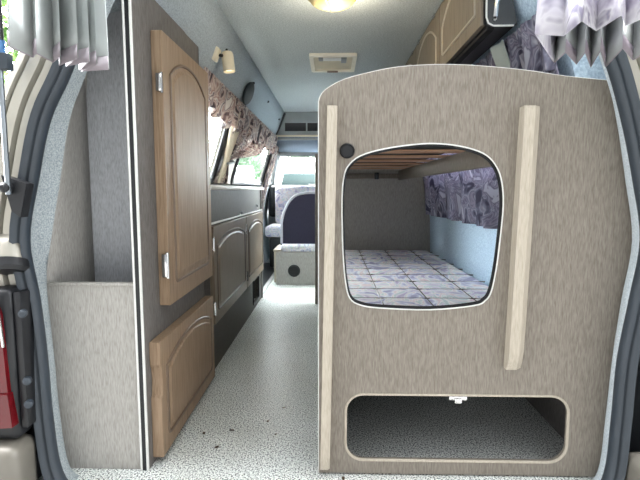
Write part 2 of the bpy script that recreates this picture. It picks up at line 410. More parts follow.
# raised tailgate: the curtains hang from its lower face
def tg(x, y, d=0): return (x, y, 1.57 + d + (1.2 - y) * .16)
tgo = rrect(-.62, .06, .62, 1.20, .06); tgw = rrect(-.52, .48, .52, 1.08, .08)
m = MB(); m.plate([tgo, list(reversed(tgw))], lambda x, y: tg(x, y), (0, 0, .05))
dr = struct(m.build('door_1', M['grey_plastic']), 'raised tailgate')
m = MB(); m.plate([tgw], lambda x, y: tg(x, y, .02), (0, 0, .005)); m.build('pane', M['glass'], dr)
m = MB(); m.box((-.46, 1.16, 1.44), (.46, 1.27, 1.60), .02); struct(m.build('trim_14', M['carpet_edge']))

# ------------------------------------------------------------------ furniture on the left
FX = -.522        # plane of the furniture facing the aisle
DX = -.490       # face of the doors
def arch_path(y0, y1, z0, z1, rise, r=.02):
    """outline of an arched raised field in (y, z)"""
    p = arc(y1 - r, z0 + r, r, -PI / 2, 0, 5)
    n = 18
    for i in range(n + 1):
        t = i / n; y = y1 + (y0 - y1) * t
        p.append((y, z1 - rise + rise * (1 - abs(2 * t - 1) ** 2.2)))
    p += arc(y0 + r, z0 + r, r, PI, 1.5 * PI, 5)
    return p
def door(parent, y0, y1, z0, z1, x_back, x_front, wood, groove, rise, inset=.065, notch=None):
    """cabinet door on the aisle face, with an arched raised field and a grooved moulding"""
    sh = rrect(y0, z0, y1, z1, .006, 2)
    if notch:
        a, b = notch
        sh = arc(y1 - .006, z0 + .006, .006, -PI / 2, 0, 2) + arc(y1 - .006, z1 - .006, .006, 0, PI / 2, 2) + [(y0, z1), (y0, b), (y0 + .008, b - .012), (y0 + .012, (a + b) / 2), (y0 + .008, a + .012), (y0, a), (y0, z0)]
    mm = MB(); mm.plate([sh], lambda y, z: (x_front, y, z), (x_back - x_front, 0, 0))
    d = mm.build('door', M[wood], parent)
    md = d.modifiers.new('soft_edge', 'BEVEL'); md.width = .004; md.segments = 2; md.limit_method = 'ANGLE'
    pth = arch_path(y0 + inset, y1 - inset, z0 + inset, z1 - inset * .8, rise)
    g = MB(); g.tube([(x_front - .001, y, z) for y, z in pth], .006, 6, True); g.build('moulding', M[groove], d)
    p2 = arch_path(y0 + inset + .016, y1 - inset - .016, z0 + inset + .016, z1 - inset * .8 - .014, rise)
    g = MB()
    c = (sum(p[0] for p in p2) / len(p2), sum(p[1] for p in p2) / len(p2))
    p3 = [(c[0] + (y - c[0]) * .95, c[1] + (z - c[1]) * .96) for y, z in p2]
    g.loft([[(x_front + .0005, y, z) for y, z in p2 + p2[:1]], [(x_front + .0055, y, z) for y, z in p3 + p3[:1]]])
    tr = tessellate_polygon([[Vector((y, z, 0)) for y, z in p3]]); g.add([(x_front + .0055, y, z) for y, z in p3], [tuple(t) for t in tr])
    g.build('raised_field', M[wood], d)
    return d
def hinge(d, y, z, x, h=.05):
    mm = MB(); mm.box((x - .012, y - .012, z - h / 2), (x + .004, y + .003, z + h / 2), .002)
    mm.tube([(x + .003, y - .004, z - h / 2 - .004), (x + .003, y - .004, z + h / 2 + .004)], .0045, 8)
    mm.build('hinge', M['chrome'], d)

wd = thing('wardrobe', 'tall grey laminate wardrobe with two brown arched doors and an open bin facing the rear', 'wardrobe', (-.64, 1.6, 0))
WY1 = 1.93
prof = [(1.292, 0), (WY1, 0), (WY1, 1.375), (1.292, 1.375)]
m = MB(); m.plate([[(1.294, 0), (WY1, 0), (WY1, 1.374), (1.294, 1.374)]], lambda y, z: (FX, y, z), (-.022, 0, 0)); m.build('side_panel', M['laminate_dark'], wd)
m = MB()
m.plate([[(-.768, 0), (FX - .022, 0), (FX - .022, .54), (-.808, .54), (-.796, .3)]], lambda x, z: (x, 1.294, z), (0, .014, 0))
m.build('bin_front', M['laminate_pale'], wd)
m = MB()
m.plate([[(-.75, 0), (FX - .022, 0), (FX - .022, 1.355), (-.59, 1.355), (-.745, 1.30)]], lambda x, z: (x, 1.47, z), (0, .014, 0))
m.build('back_panel', M['laminate_cool'], wd)
ln = [(-.764, 0), (-.780, .163), (-.787, .335), (-.797, .545), (-.782, .667), (-.748, .826), (-.714, .981), (-.66, 1.107), (-.575, 1.29), (-.53, 1.37)]
ln = [(p[0], p[1]) for p in smooth([(x, z, 0) for x, z in ln], 3)]
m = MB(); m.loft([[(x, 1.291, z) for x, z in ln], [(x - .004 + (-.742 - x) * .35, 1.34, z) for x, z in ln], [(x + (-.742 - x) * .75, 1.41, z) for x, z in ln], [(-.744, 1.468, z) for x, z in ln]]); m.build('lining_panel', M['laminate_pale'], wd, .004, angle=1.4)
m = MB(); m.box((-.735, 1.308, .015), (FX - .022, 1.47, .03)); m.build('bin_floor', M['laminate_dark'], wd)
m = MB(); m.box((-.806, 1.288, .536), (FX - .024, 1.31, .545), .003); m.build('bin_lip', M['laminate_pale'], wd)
for a, b, mm_, nm in ((-.545, -.5395, 'white_plastic', 'edge_trim'), (-.5395, -.5275, 'black', 'edge_channel'), (-.5275, -.522, 'white_plastic', 'edge_trim')):
    m = MB(); m.box((a, 1.284 if mm_ != 'black' else 1.288, 0), (b, 1.294, 1.374), .0015 if mm_ != 'black' else 0, 1); m.build(nm, M[mm_], wd)
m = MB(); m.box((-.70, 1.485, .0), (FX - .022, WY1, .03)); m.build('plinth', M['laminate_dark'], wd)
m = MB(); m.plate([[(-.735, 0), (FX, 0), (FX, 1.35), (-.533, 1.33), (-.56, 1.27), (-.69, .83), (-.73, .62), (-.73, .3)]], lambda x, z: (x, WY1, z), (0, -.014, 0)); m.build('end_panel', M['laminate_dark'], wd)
d = door(wd, 1.418, WY1 + .012, .450, 1.258, FX, DX, 'door_wood', 'groove', .062, .062)
hinge(d, 1.414, 1.108, DX - .004); hinge(d, 1.414, .575, DX - .004, .07)
d = door(wd, 1.322, WY1 + .012, .020, .366, FX, DX, 'door_wood', 'groove', .045, .048, (.20, .30))

kc = thing('kitchen_cabinet', 'low grey-brown cabinet with two arched doors running along the left wall beneath the windows', 'cabinet', (-.64, 2.8, 0))
KY0, KY1 = WY1 + .002, 3.50
m = MB()
hole = [(3.15, .03), (3.37, .03), (3.37, .20), (3.15, .20)]
m.plate([[(KY0, 0), (KY1, 0), (KY1, .80), (KY0, .80)], list(reversed(rrect(3.12, .035, 3.36, .20, .02)))], lambda y, z: (FX, y, z), (-.018, 0, 0))
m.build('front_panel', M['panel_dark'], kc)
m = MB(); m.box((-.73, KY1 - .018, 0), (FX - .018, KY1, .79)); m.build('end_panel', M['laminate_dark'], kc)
m = MB(); m.box((-.70, 3.08, .01), (FX - .07, 3.40, .25)); m.build('vent_box', M['dark_inside'], kc)
m = MB(); m.tube([(FX + .002, y, z) for y, z in rrect(3.12, .035, 3.36, .20, .02)], .006, 6, True); m.build('vent_frame', M['black'], kc)
m = MB(); m.box((-.70, 1.955, .80), (FX + .008, KY1 + .12, .822), .004); m.build('worktop', M['mid_plastic'], kc)
m = MB(); m.box((FX, 1.955, .652), (FX + .012, KY1, .660), .002); m.build('edge_strip', M['white_plastic'], kc)
for (a, b) in ((2.02, 2.80), (2.812, 3.49)):
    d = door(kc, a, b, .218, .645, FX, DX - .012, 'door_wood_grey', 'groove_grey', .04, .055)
    hinge(d, a + .002, .57, DX - .014); hinge(d, a + .002, .29, DX - .014)
for y, z in ((2.72, .668), (3.3, .69)):
    m = MB(); m.lathe([(.012, 0), (.012, .006), (.008, .012), (.003, .013)], (FX, y, z), (1, 0, 0), 14); m.build('push_latch', M['chrome'], kc)
m = MB(); m.box((FX - .02, KY1, .0), (FX + .01, KY1 + .02, .80), .004); m.build('end_post', M['laminate_dark'], kc)

# fixtures on the left cove
def on_cove(y, z, d=0):
    """point and outward normal on the slanted left cove"""
    n = Vector((.93, 0, -.36)).normalized()
    return Vector((XL(y, z), y, z)) + n * (d + .016), n
sl = thing('reading_spotlight', 'cream swivel spotlight fixed to the slanted wall above the left windows', 'lamp', tuple(on_cove(2.12, 1.40)[0]))
c, n = on_cove(2.12, 1.385)
m = MB(); m.box(c - Vector((.012, .028, .028)), c + Vector((.012, .028, .028)), .006, 2, Matrix.Rotation(math.radians(22), 3, 'Y')); m.build('mounting_plate', M['cream_plastic'], sl)
h = c + n * .048 + Vector((0, .04, -.005))
m = MB(); m.tube([c, c + n * .03 + Vector((0, .03, .012)), h + Vector((0, 0, .02))], .007, 8); m.build('arm', M['black'], sl)
m = MB(); m.lathe([(.010, .046), (.022, .042), (.026, .032), (.026, -.042), (.024, -.042), (.021, -.028), (.001, -.02)], h, (-.12, .05, 1), 20); hd = m.build('lamp_head', M['cream_plastic'], sl)
m = MB(); m.lathe([(.020, -.0281), (.020, -.032), (.001, -.034)], h, (-.12, .05, 1), 20); m.build('bulb', M['spot_glow'], hd)
m = MB(); m.lathe([(.005, .046), (.005, .056), (.003, .058)], h, (-.12, .05, 1), 10); m.build('switch', M['black'], hd)

c, n = on_cove(2.86, 1.372, .016); n = (n + Vector((0, -.15, 0))).normalized()
rc = thing('oval_wall_cover', 'dark smoked round cover fixed to the slanted wall beyond the spotlight', 'wall cover', tuple(c))
m = MB(); m.lathe([(.02, -.045), (.02, -.003), (.066, -.003), (.068, .003), (.063, .010), (.05, .013), (.001, .014)], c, n, 32); m.build('disc', M['smoke'], rc)
m = MB(); m.lathe([(.007, 0), (.007, .012), (.003, .014)], c + Vector((.024, .02, .064)), n, 10); m.build('catch', M['black'], rc)
for y, z in ((3.62, 1.455), (4.40, 1.44)):
    c, n = on_cove(y, z, -.002)
    m = MB(); m.lathe([(.009, -.002), (.009, .006), (.004, .012)], c, n, 12)
    tag(m.build('coat_stud', M['black']), 'small black stud on the left cove, ' + ('between the round cover and the bulkhead' if y < 4 else 'nearest to the bulkhead'), 'stud', 'black studs on the left cove')

# ------------------------------------------------------------------ curtains on the left
def ruffle(y0, y1, ztop, zbot, X, side, amp, waves, seed, flare=1.0, d0=.02, hem=0, ny=160, nz=10):
    rnd = random.Random(seed); ph = [rnd.uniform(0, 6.28) for _ in range(4)]
    def f(u, v):
        y = y0 + (y1 - y0) * u
        zb = zbot(u) if callable(zbot) else zbot
        zb += hem * math.sin(2 * PI * waves * .5 * u + ph[2])
        z = ztop + (zb - ztop) * v
        q = 2 * PI * waves * u
        a = amp * (.35 + .65 * v * flare) * (math.sin(q + .9 * math.sin(q * .37 + ph[0])) + .45 * math.sin(q * 1.73 + ph[1]))
        return (X(y, z) - side * (d0 + amp * 1.2 + a), y + amp * .4 * math.cos(q * .9 + ph[3]) * v, z)
    return MB().grid(f, ny, nz)
vl = thing('valance', 'mauve and brown patterned ruffled valance along the top of the left windows', 'valance', (-.56, 3.3, 1.28))
m = ruffle(1.96, 4.55, 1.275, lambda u: 1.145 + .012 * math.sin(17 * u), XL, -1, .015, 22, 3, hem=.020, ny=220, d0=.042)
m.build('ruffle', M['warm_curtain'], vl, .003)
m = ruffle(1.96, 4.55, 1.288, 1.250, XL, -1, .006, 44, 5, d0=.05); m.build('heading', M['warm_curtain'], vl, .003)
m = MB(); m.tube([(XL(3, 1.27) + .018, 1.95, 1.27), (XL(3, 1.27) + .018, 4.58, 1.27)], .005, 8); m.build('rail', M['white_plastic'], vl)

tc = thing('tied_curtain', 'mauve and cream curtain swept back and tied at the pillar between the left windows', 'curtain', (-.62, 3.2, .84))
def tied(u, v):
    # top spans y 2.86..4.25, drawn in to the tie at y ~3.02, z ~.965; tail falls below it
    y_top = 2.74 + 1.40 * u ** 1.15
    q = 2 * PI * 8 * u
    if v < .72:
        t = v / .72
        sag = (u ** 1.6) * .20 * math.sin(PI * t) ** 1.0
        e = t ** (1.0 + .9 * u)
        y = y_top + (2.85 + .10 * u - y_top) * (e * e * (3 - 2 * e))
        z = 1.25 + (.965 - 1.25) * t - (0.0) * sag + u * .09 * t * (1 - t) * -2.2 * (1 - t)
    else:
        t = (v - .72) / .28
        y = 2.85 + .10 * u + (u - .4) * .16 * t; z = .965 - .125 * t
    k = 1 - .55 * math.exp(-((v - .72) / .12) ** 2)
    a = .013 * k * (math.sin(q) + .5 * math.sin(2.3 * q + 1))
    return (XL(y, z) + .034 + a, y, z)
m = MB().grid(tied, 90, 40); m.build('cloth', M['warm_curtain'], tc, .003)
def lining(u, v):
    e = math.sin(min(1, v / .7) * PI / 2) ** 2 - .25 * max(0, (v - .7) / .3); y = (2.70 + .22 * u) * (1 - e) + (2.80 + .07 * u) * e; z = 1.24 + (.84 - 1.24) * v
    return (XL(y, z) + .045 + (.018 - .010 * v) * math.sin(2 * PI * 3.5 * u), y, z)
M['cream_cloth'] = plain('cream_curtain_lining', S(206, 194, 174), .8)
m = MB().grid(lining, 24, 12); m.build('lining', M['cream_cloth'], tc, .003, label='cream lining edge')
m = MB(); m.tube([(XL(3, .965) + .048 + .030 * math.cos(q), 2.89 + .062 * math.sin(q), .965 + .01 * math.sin(q)) for q in [2 * PI * k / 16 for k in range(16)]], .007, 8, True)
m.build('tieback', M['lining'], tc)
fc = tag(ruffle(4.72, 5.0, 1.235, .50, XL, -1, .012, 5, 11, ny=60).build('door_curtain', M['warm_curtain'], None, .003), 'pale narrow curtain hanging beside the cab seat at the far left', 'curtain')

# ------------------------------------------------------------------ ceiling fixtures
hv = thing('roof_hatch', 'cream framed rectangular roof vent in the middle of the ceiling', 'roof vent', (.005, 2.84, ROOF))
x0, x1, ya, yb = -.125, .135, 2.66, 3.03
m = MB(); m.plate([rrect(x0, ya, x1, yb, .015, 3), list(reversed(rrect(x0 + .022, ya + .035, x1 - .022, yb - .03, .01, 3)))], lambda x, y: (x, y, ROOF - .014), (0, 0, .016)); M['hatch_frame'] = plain('ivory_hatch_frame', S(240, 234, 216), .4); m.build('frame', M['hatch_frame'], hv)
m = MB()
for a, b in (((x0 + .015, ya + .025, ROOF - .004), (x1 - .015, yb - .02, ROOF - .001)),): m.box(a, b)
M['hatch_cover'] = plain('beige_hatch_cover', S(206, 194, 166), .5)
m.build('cover', M['hatch_cover'], hv)
m = MB(); m.box((x0 + .075, ya + .075, ROOF - .012), (x1 - .075, ya + .12, ROOF - .004), .003); m.build('screen_bar', M['white_plastic'], hv)
m = MB(); m.box((x0 + .05, ya + .06, ROOF - .016), (x0 + .075, ya + .11, ROOF - .004), .003); m.build('catch', M['grey_plastic'], hv)
m = MB(); m.box((x1 - .085, ya + .06, ROOF - .016), (x1 - .055, ya + .15, ROOF - .004), .003); m.build('catch', M['grey_plastic'], hv)
m = MB(); m.box((-.03, yb - .04, ROOF - .019), (.035, yb - .008, ROOF - .013), .002); m.build('pull_tab', M['groove'], hv)

dl = thing('dome_light', 'lit round dome lamp with a cream base near the top of the ceiling', 'lamp', (0, 1.88, ROOF))
m = MB(); m.lathe([(.098, 0), (.098, -.012), (.086, -.022), (.07, -.024)], (0, 1.88, ROOF), (0, 0, 1), 36); m.build('base', M['dome_lens'], dl)
m = MB()
def dome(u, v, a0, a1):
    q = a0 + (a1 - a0) * u; p = v * PI / 2
    return (.083 * math.cos(q) * math.cos(p), 1.88 + .083 * math.sin(q) * math.cos(p), ROOF - .022 - .030 * math.sin(p))
m.grid(lambda u, v: dome(u, v, math.radians(-110), math.radians(100)), 24, 8); m.build('lit_lens', M['dome_glow'], dl, .002)
m = MB(); m.grid(lambda u, v: dome(u, v, math.radians(100), math.radians(250)), 18, 8); m.build('unlit_lens', M['dome_lens'], dl, .002)

# ------------------------------------------------------------------ bunk on the right
bk = thing('bunk_bed', 'pale grey oak bunk bed unit with a rounded window opening and slatted upper bunk', 'bunk bed', (.36, 2.3, 0))
PY = 1.283
outl = [(-.034, 0.004), (-.034, 1.0)] + smooth([(-.034, 1.03, 0), (-.026, 1.05, 0), (-.005, 1.067, 0), (.034, 1.086, 0), (.10, 1.103, 0), (.175, 1.116, 0), (.278, 1.121, 0), (.38, 1.117, 0), (.50, 1.105, 0), (.60, 1.090, 0), (.717, 1.078, 0)], 3)
outl = [(p[0], p[1]) for p in outl]
rightedge = [(.75, 1.072), (.765, .98), (.79, .826), (.805, .70), (.805, .58), (.80, .507), (.79, .34), (.78, .17), (.765, .004)]
win = smooth([(.027, .774, 0), (.031, .83, 0), (.042, .862, 0), (.074, .889, 0), (.14, .908, 0), (.231, .920, 0), (.30, .919, 0), (.361, .908, 0), (.405, .89, 0), (.432, .860, 0), (.447, .82, 0), (.453, .76, 0), (.448, .668, 0), (.441, .59, 0), (.430, .528, 0), (.415, .503, 0), (.385, .489, 0), (.267, .477, 0), (.132, .481, 0), (.078, .489, 0), (.050, .507, 0), (.038, .55, 0), (.031, .62, 0), (.028, .70, 0)], 4, True)
win = [(p[0], p[1]) for p in win]
low = [(p[0], p[1]) for p in rrect(.040, .043, .655, .236, .05, 7)]
m = MB(); m.plate([outl + rightedge, win, low], lambda x, z: (x, PY, z), (0, .018, 0)); fp = m.build('front_panel', M['laminate'], bk)
m = MB(); m.tube([(x, PY - .001 + .006, z) for x, z in outl], .0030, 6); m.build('edge_trim', M['white_plastic'], fp)
m = MB(); m.tube([(x, PY - .001, z) for x, z in win], .0019, 6, True); m.build('opening_trim', M['white_plastic'], fp)
m = MB(); m.tube([(x + (x - .24) * -.010, PY + .010, z + (z - .7) * -.014) for x, z in win], .0045, 6, True); m.build('opening_channel', M['black'], fp)
m = MB(); m.tube([(x, PY + .002, z) for x, z in low], .0042, 6, True); m.build('storage_trim', M['laminate_rail'], fp)
def grab(xt, xb, z0, z1, w, nm_, ch):
    # tall rail standing off the panel, bevelled along its right side and at its ends
    mm = MB()
    def sec(z, k, push):
        t = (z - z0) / (z1 - z0); x = xb + (xt - xb) * t; y = PY - push
        return [(x, y + .0, z), (x + w - ch, y, z), (x + w, y + ch * .9, z), (x + w, PY - .0005, z), (x, PY - .0005, z)]
    zs = [z0, z0 + .006, z0 + .02, z0 + .05]; zs += [z0 + .05 + (z1 - z0 - .08) * i / 8 for i in range(1, 9)]; zs += [z1 - .012, z1]
    ps = [.004 + ch, .022, .030, .036] + [.037] * 8 + [.036, .033]
    rings = [sec(z, 0, p) for z, p in zip(zs, ps)]
    n = 5; vs = [p for r in rings for p in r]; fs = []
    for i in range(len(rings) - 1):
        for k in range(n): fs.append((i * n + k, i * n + (k + 1) % n, (i + 1) * n + (k + 1) % n, (i + 1) * n + k))
    fs.append(tuple(reversed(range(n)))); fs.append(tuple((len(rings) - 1) * n + k for k in range(n)))
    mm.add(vs, fs)
    return mm.build('grab_rail', M['laminate_rail'], bk, angle=.35)
grab(-.012, -.030, .02, 1.014, .026, '', .006)
grab(.485, .471, .318, 1.012, .044, '', .017)
m = MB(); m.lathe([(.020, 0), (.020, .006), (.017, .010), (.015, .007), (.001, .007)], (.040, PY, .902), (0, -1, 0), 28); m.build('vent_cap', M['black'], bk, label='round black cap')
m = MB(); m.box((.325, PY - .002, .222), (.375, PY + .03, .234), .002); m.box((.340, PY - .006, .214), (.360, PY + .01, .229), .002); m.build('catch', M['chrome'], bk)
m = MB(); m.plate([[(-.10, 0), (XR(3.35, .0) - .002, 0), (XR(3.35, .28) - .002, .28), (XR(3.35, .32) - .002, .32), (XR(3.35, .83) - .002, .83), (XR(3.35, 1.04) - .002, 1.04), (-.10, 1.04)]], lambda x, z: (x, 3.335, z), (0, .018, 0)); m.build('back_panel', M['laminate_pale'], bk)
m = MB(); m.box((-.115, 3.31, 0), (-.09, 3.36, 1.045), .004); m.build('post', M['laminate'], bk)
m = MB(); m.box((.0, PY + .018, .0), (.016, 3.335, .30)); m.build('side_panel', M['shade_board'], bk)
m = MB(); m.loft([[(0, PY + .018, .28), (XR(1.3, .30), PY + .018, .28)], [(0, 3.335, .28), (XR(3.3, .30), 3.335, .28)]]); m.build('bed_base', M['shade_board'], bk, .016)
m = MB(); m.box((.750, PY + .02, 0), (.760, 3.33, .275)); m.build('storage_lining', M['laminate_dark'], bk)
for x0, x1 in ((.455, .475),):
    m = MB(); m.box((x0, PY + .018, .868), (x1, 3.335, .932), .003); m.build('side_rail', M['laminate'], bk)
m = MB(); m.box((-.02, PY + .018, .868), (.0, 3.335, .932), .003); m.build('side_rail', M['laminate'], bk)
m = MB(); m.box((0, 3.31, .878), (.455, 3.335, .912), .003); m.build('end_rail', M['laminate'], bk)
m = MB(); m.box((.29, 3.285, .872), (.318, 3.31, .918), .003); m.build('bracket', M['black'], bk)
ns = 7
for i in range(ns):
    y = 1.40 + i * .272
    m = MB(); m.box((-.02, y, .933), (.50, y + .115, .938), .001, 1); m.build('slat', M['slat'], bk)

m = MB(); m.box((-.02, PY + .03, .962), (.50, 3.33, .974)); m.build('slat_shade_board', M['shade_board'], bk)  # added dark board, gives the gaps between the slats their shade
# quilted mattress
mt = thing('mattress', 'quilted pastel patterned mattress lying inside the lower bunk', 'mattress', (.36, 2.3, .296))
MY0, MY1 = PY + .03, 3.325
def mtop(u, v):
    y = MY0 + (MY1 - MY0) * u; x0 = .02; x1 = XR(y, .39) - .02
    x = x0 + (x1 - x0) * v
    a = abs(math.sin(PI * (x - .012) / .1765)); b = abs(math.sin(PI * (y - 1.30) / .172))
    e = min(1, min(u, 1 - u) * 30) * min(1, min(v, 1 - v) * 14)
    return (x, y, .384 + .008 * (min(1, a * 2.6) ** .6) * (min(1, b * 2.6) ** .6) * 1.0 - .03 * (1 - e) ** 2)
nu, nv = 150, 64
m = MB().grid(mtop, nu, nv)
# sides and bottom
ring = [m.v[i * (nv + 1)] for i in range(nu + 1)] + [m.v[nu * (nv + 1) + j] for j in range(1, nv + 1)] + [m.v[i * (nv + 1) + nv] for i in reversed(range(nu))] + [m.v[j] for j in reversed(range(1, nv))]
bot = [(x, y, .298) for x, y, z in ring]
m.loft([ring + ring[:1], bot + bot[:1]])
m.add([(.02, MY0, .298), (XR(MY0, .39) - .02, MY0, .298), (XR(MY1, .39) - .02, MY1, .298), (.02, MY1, .298)], [(0, 1, 2, 3)])
m.build('cover', M['mattress'], mt, angle=1.4)
# dark seams stitched in the valleys
m = MB()
for k in range(1, 4):
    x = .012 + .1765 * k
    m.tube([(x, MY0 + .02 + (MY1 - MY0 - .04) * i / 40, .3868) for i in range(41)], .0026, 5)
for k in range(1, 12):
    y = 1.30 + .172 * k
    m.tube([(.03 + (XR(y, .39) - .06) * i / 16, y, .3868) for i in range(17)], .0026, 5)
m.build('stitching', M['groove_grey'], mt)

# curtains on the right window
rcu = thing('window_curtain', 'dusky purple patterned curtain hanging on the right wall behind the bunk', 'curtain', (.66, 2.3, .64))
ruffle(1.30, 3.32, 1.20, .64, XR, 1, .024, 12, 21, ny=200, nz=12, d0=.016).build('cloth', M['dusk_curtain'], rcu, .003)
m = MB(); m.tube([(XR(1.4, 1.2) - .03, 1.38, 1.205), (XR(3.3, 1.2) - .03, 3.32, 1.205)], .005, 8); m.build('rail', M['white_plastic'], rcu)
rv = thing('gathered_valance', 'gathered grey-purple valance below the overhead locker on the right', 'valance', (.56, 2.2, 1.26))
ruffle(1.30, 3.25, 1.262, lambda u: 1.10 + .03 * math.sin(9 * u), XR, 1, .020, 21, 31, ny=220, d0=.024, hem=.018).build('ruffle', M['dusk_curtain'], rv, .003)
ruffle(1.30, 3.25, 1.266, 1.215, XR, 1, .012, 40, 33, ny=260, d0=.03).build('heading', M['dusk_curtain'], rv, .003)
m = MB().grid(lambda u, v: (XR(0, 1.0 + .24 * v) - .085 + .006 * math.sin(6 * u), 1.54 + .10 * u - .03 * v, 1.06 + .19 * v), 6, 8); m.build('tie_strap', M['tie'], rv, .004)

# overhead locker
ol = thing('overhead_locker', 'long brown overhead locker with arched doors under the ceiling on the right', 'locker', (.48, 2.4, 1.27))
OY0, OY1 = 1.44, 3.62
def LX(z): return .434 + (ROOF - z) / .26 * .008
m = MB()
m.plate([[(.428, ROOF), (LX(1.27) - .004, 1.275), (.53, 1.275), (.46, ROOF)]], lambda x, z: (x, OY0 + .012, z), (0, OY1 - OY0 - .02, 0)); m.build('carcass', M['black'], ol)
m = MB()
m.plate([[(.436, ROOF - .002), (.443, 1.29), (.446, 1.274), (.46, 1.268), (.518, 1.268), (.527, 1.275), (.475, ROOF - .002)]], lambda x, z: (x, OY0, z), (0, .016, 0)); M['charcoal'] = plain('charcoal_panel', S(74, 76, 78), .5)
ep = m.build('end_panel', M['charcoal'], ol, label='dark grey end panel')
m = MB(); m.tube([(x, OY0 - .001, z) for x, z in [(.434, ROOF - .01), (.440, 1.29), (.446, 1.274), (.46, 1.267), (.518, 1.267)]], .0028, 6); m.build('edge_trim', M['white_plastic'], ep)
m = MB(); m.tube([(.464, OY0 + .002, 1.282), (.461, OY0 - .016, 1.288), (.463, OY0 - .02, 1.33), (.463, OY0 - .016, 1.385), (.464, OY0 + .002, 1.392)], .0065, 8); m.build('handle', M['chrome'], ep)
m = MB(); m.box((.448, OY0 + .02, 1.262), (.470, OY1, 1.276), .002); m.build('bottom_rail', M['dark_inside'], ol)
def ldoor(y0, y1):
    z0, z1 = 1.274, ROOF - .012
    xf = .422
    def P(y, z, d=0): return (xf + (ROOF - z) / .26 * .008 - d, y, z)
    mm = MB(); mm.plate([rrect(y0, z0, y1, z1, .004, 2)], lambda y, z: P(y, z), (.014, 0, 0)); d_ = mm.build('door', M['locker_wood'], ol)
    md = d_.modifiers.new('soft_edge', 'BEVEL'); md.width = .003; md.segments = 2; md.limit_method = 'ANGLE'
    pth = arch_path(y0 + .05, y1 - .05, z0 + .045, z1 - .03, .07, .008)
    g = MB(); g.tube([P(y, z, .001) for y, z in pth], .0045, 6, True); g.build('moulding', M['laminate_rail'], d_)
    for yy in (y0 + .09, y1 - .09):
        g = MB(); g.box(P(yy - .018, z1 - .012, .006), P(yy + .018, z1 + .004, -.004), .002); g.build('hinge', M['chrome'], d_)
for a in (OY0 + .02, OY0 + .555, OY0 + 1.09, OY0 + 1.625): ldoor(a, a + .525)

# ------------------------------------------------------------------ seats at the front
bs = thing('bench_seat', 'laminate bench box with a navy backed seat at the end of the aisle', 'seat', (-.28, 4.2, 0))
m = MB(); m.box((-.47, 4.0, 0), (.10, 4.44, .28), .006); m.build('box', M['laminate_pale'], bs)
m = MB(); m.lathe([(.052, 0), (.052, .008), (.044, .012), (.040, .006), (.001, .006)], (-.316, 4.0, .122), (0, -1, 0), 28); vt = m.build('round_vent', M['black'], bs)
m = MB()
for i in range(5): m.box((-.352, 3.992, .096 + i * .012), (-.280, 3.996, .101 + i * .012), .001, 1)
m.build('louvre', M['dark_inside'], vt)
m = MB(); m.box((-.43, 3.995, .282), (.10, 4.44, .345), .022, 3); m.build('cushion', M['seat_print'], bs)
bo = [(-.425, .345), (.10, .345), (.10, .775)] + [(p[0], p[1]) for p in smooth([(-.14, .777, 0), (-.22, .775, 0), (-.30, .755, 0), (-.36, .70, 0), (-.405, .61, 0), (-.425, .52, 0)], 4)]
m = MB(); m.plate([bo], lambda x, z: (x, 4.06, z), (0, .11, 0)); br = m.build('backrest', M['navy'], bs)
m = MB(); m.tube([(x, 4.062, z) for x, z in bo[2:] + bo[:1]], .011, 8); m.build('piping', M['piping'], br)
m = MB(); m.box((-.486, 4.0, .02), (-.471, 4.40, .30), .003); m.box((-.492, 4.0, .285), (-.432, 4.35, .300), .003); m.build('side_flap', M['laminate_rail'], bs)

cs = thing('cab_seat', 'pastel patterned cab seat showing behind the navy bench back', 'seat', (-.42, 5.0, 0))
m = MB(); m.box((-.62, 4.72, .03), (-.15, 5.10, .33), .02); m.build('pedestal', M['black'], cs)
m = MB(); m.box((-.66, 4.68, .335), (-.14, 5.14, .445), .035, 3); m.build('cushion', M['seat_print'], cs)
m = MB(); m.box((-.60, 5.06, .44), (-.12, 5.18, .845), .04, 3); m.build('backrest', M['seat_print'], cs)
es = thing('entry_step', 'black step well with a bright metal edge beside the bench box', 'step', (-.62, 4.5, 0))
m = MB(); m.box((-.74, 3.66, .0), (-.555, 5.2, .006)); m.build('tread', M['black'], es)
m = MB(); m.box((-.557, 3.62, 0), (-.525, 5.2, .014), .003); m.build('edge_strip', M['alu'], es)
m = MB(); m.box((-.74, 3.63, 0), (-.557, 3.66, .014), .003); m.build('edge_strip', M['alu'], es)

# ------------------------------------------------------------------ tailgate curtains
def pleat(path, ztop, zbot, ctop, shrink, nz=10):
    n = len(path)
    def f(i, v):
        x, y = path[i]
        s = shrink + (1 - shrink) * v
        return (ctop[0] + (x - ctop[0]) * s, ctop[1] + (y - ctop[1]) * s, ztop + (zbot - ztop) * v)
    return [[f(i, k / nz) for k in range(nz + 1)] for i in range(n)]
pl = [(-.541, .821), (-.541, .888), (-.520, .863), (-.524, .922), (-.488, .882), (-.525, .944), (-.464, .896), (-.516, .952), (-.453, .917), (-.507, .983), (-.450, .938), (-.507, .991), (-.445, .977)]
lc = thing('pleated_curtain', 'silver grey pleated curtain hanging at the left of the raised tailgate', 'curtain', (-.50, .92, 1.56))
L = pleat(pl, 1.575, 1.04, (-.47, .93), .86)
m = MB(); m.loft(L); m.build('cloth', M['lining'], lc, .003, 0, .25)
m = MB(); m.loft([[Vector(l[-1]) + Vector((0, -.003, .024)), Vector(l[-1]) + Vector((0, -.003, -.002))] for l in L]); m.build('hem', M['hem'], lc, .002, 0, .25)
rcu2 = thing('pleated_curtain', 'pale lilac satin pleated curtain hanging at the right of the raised tailgate', 'curtain', (.45, .9, 1.56))
pf = [(.436, .985), (.327, .812), (.377, .823), (.371, .753), (.417, .799), (.416, .730), (.449, .777), (.455, .742), (.49, .75)]
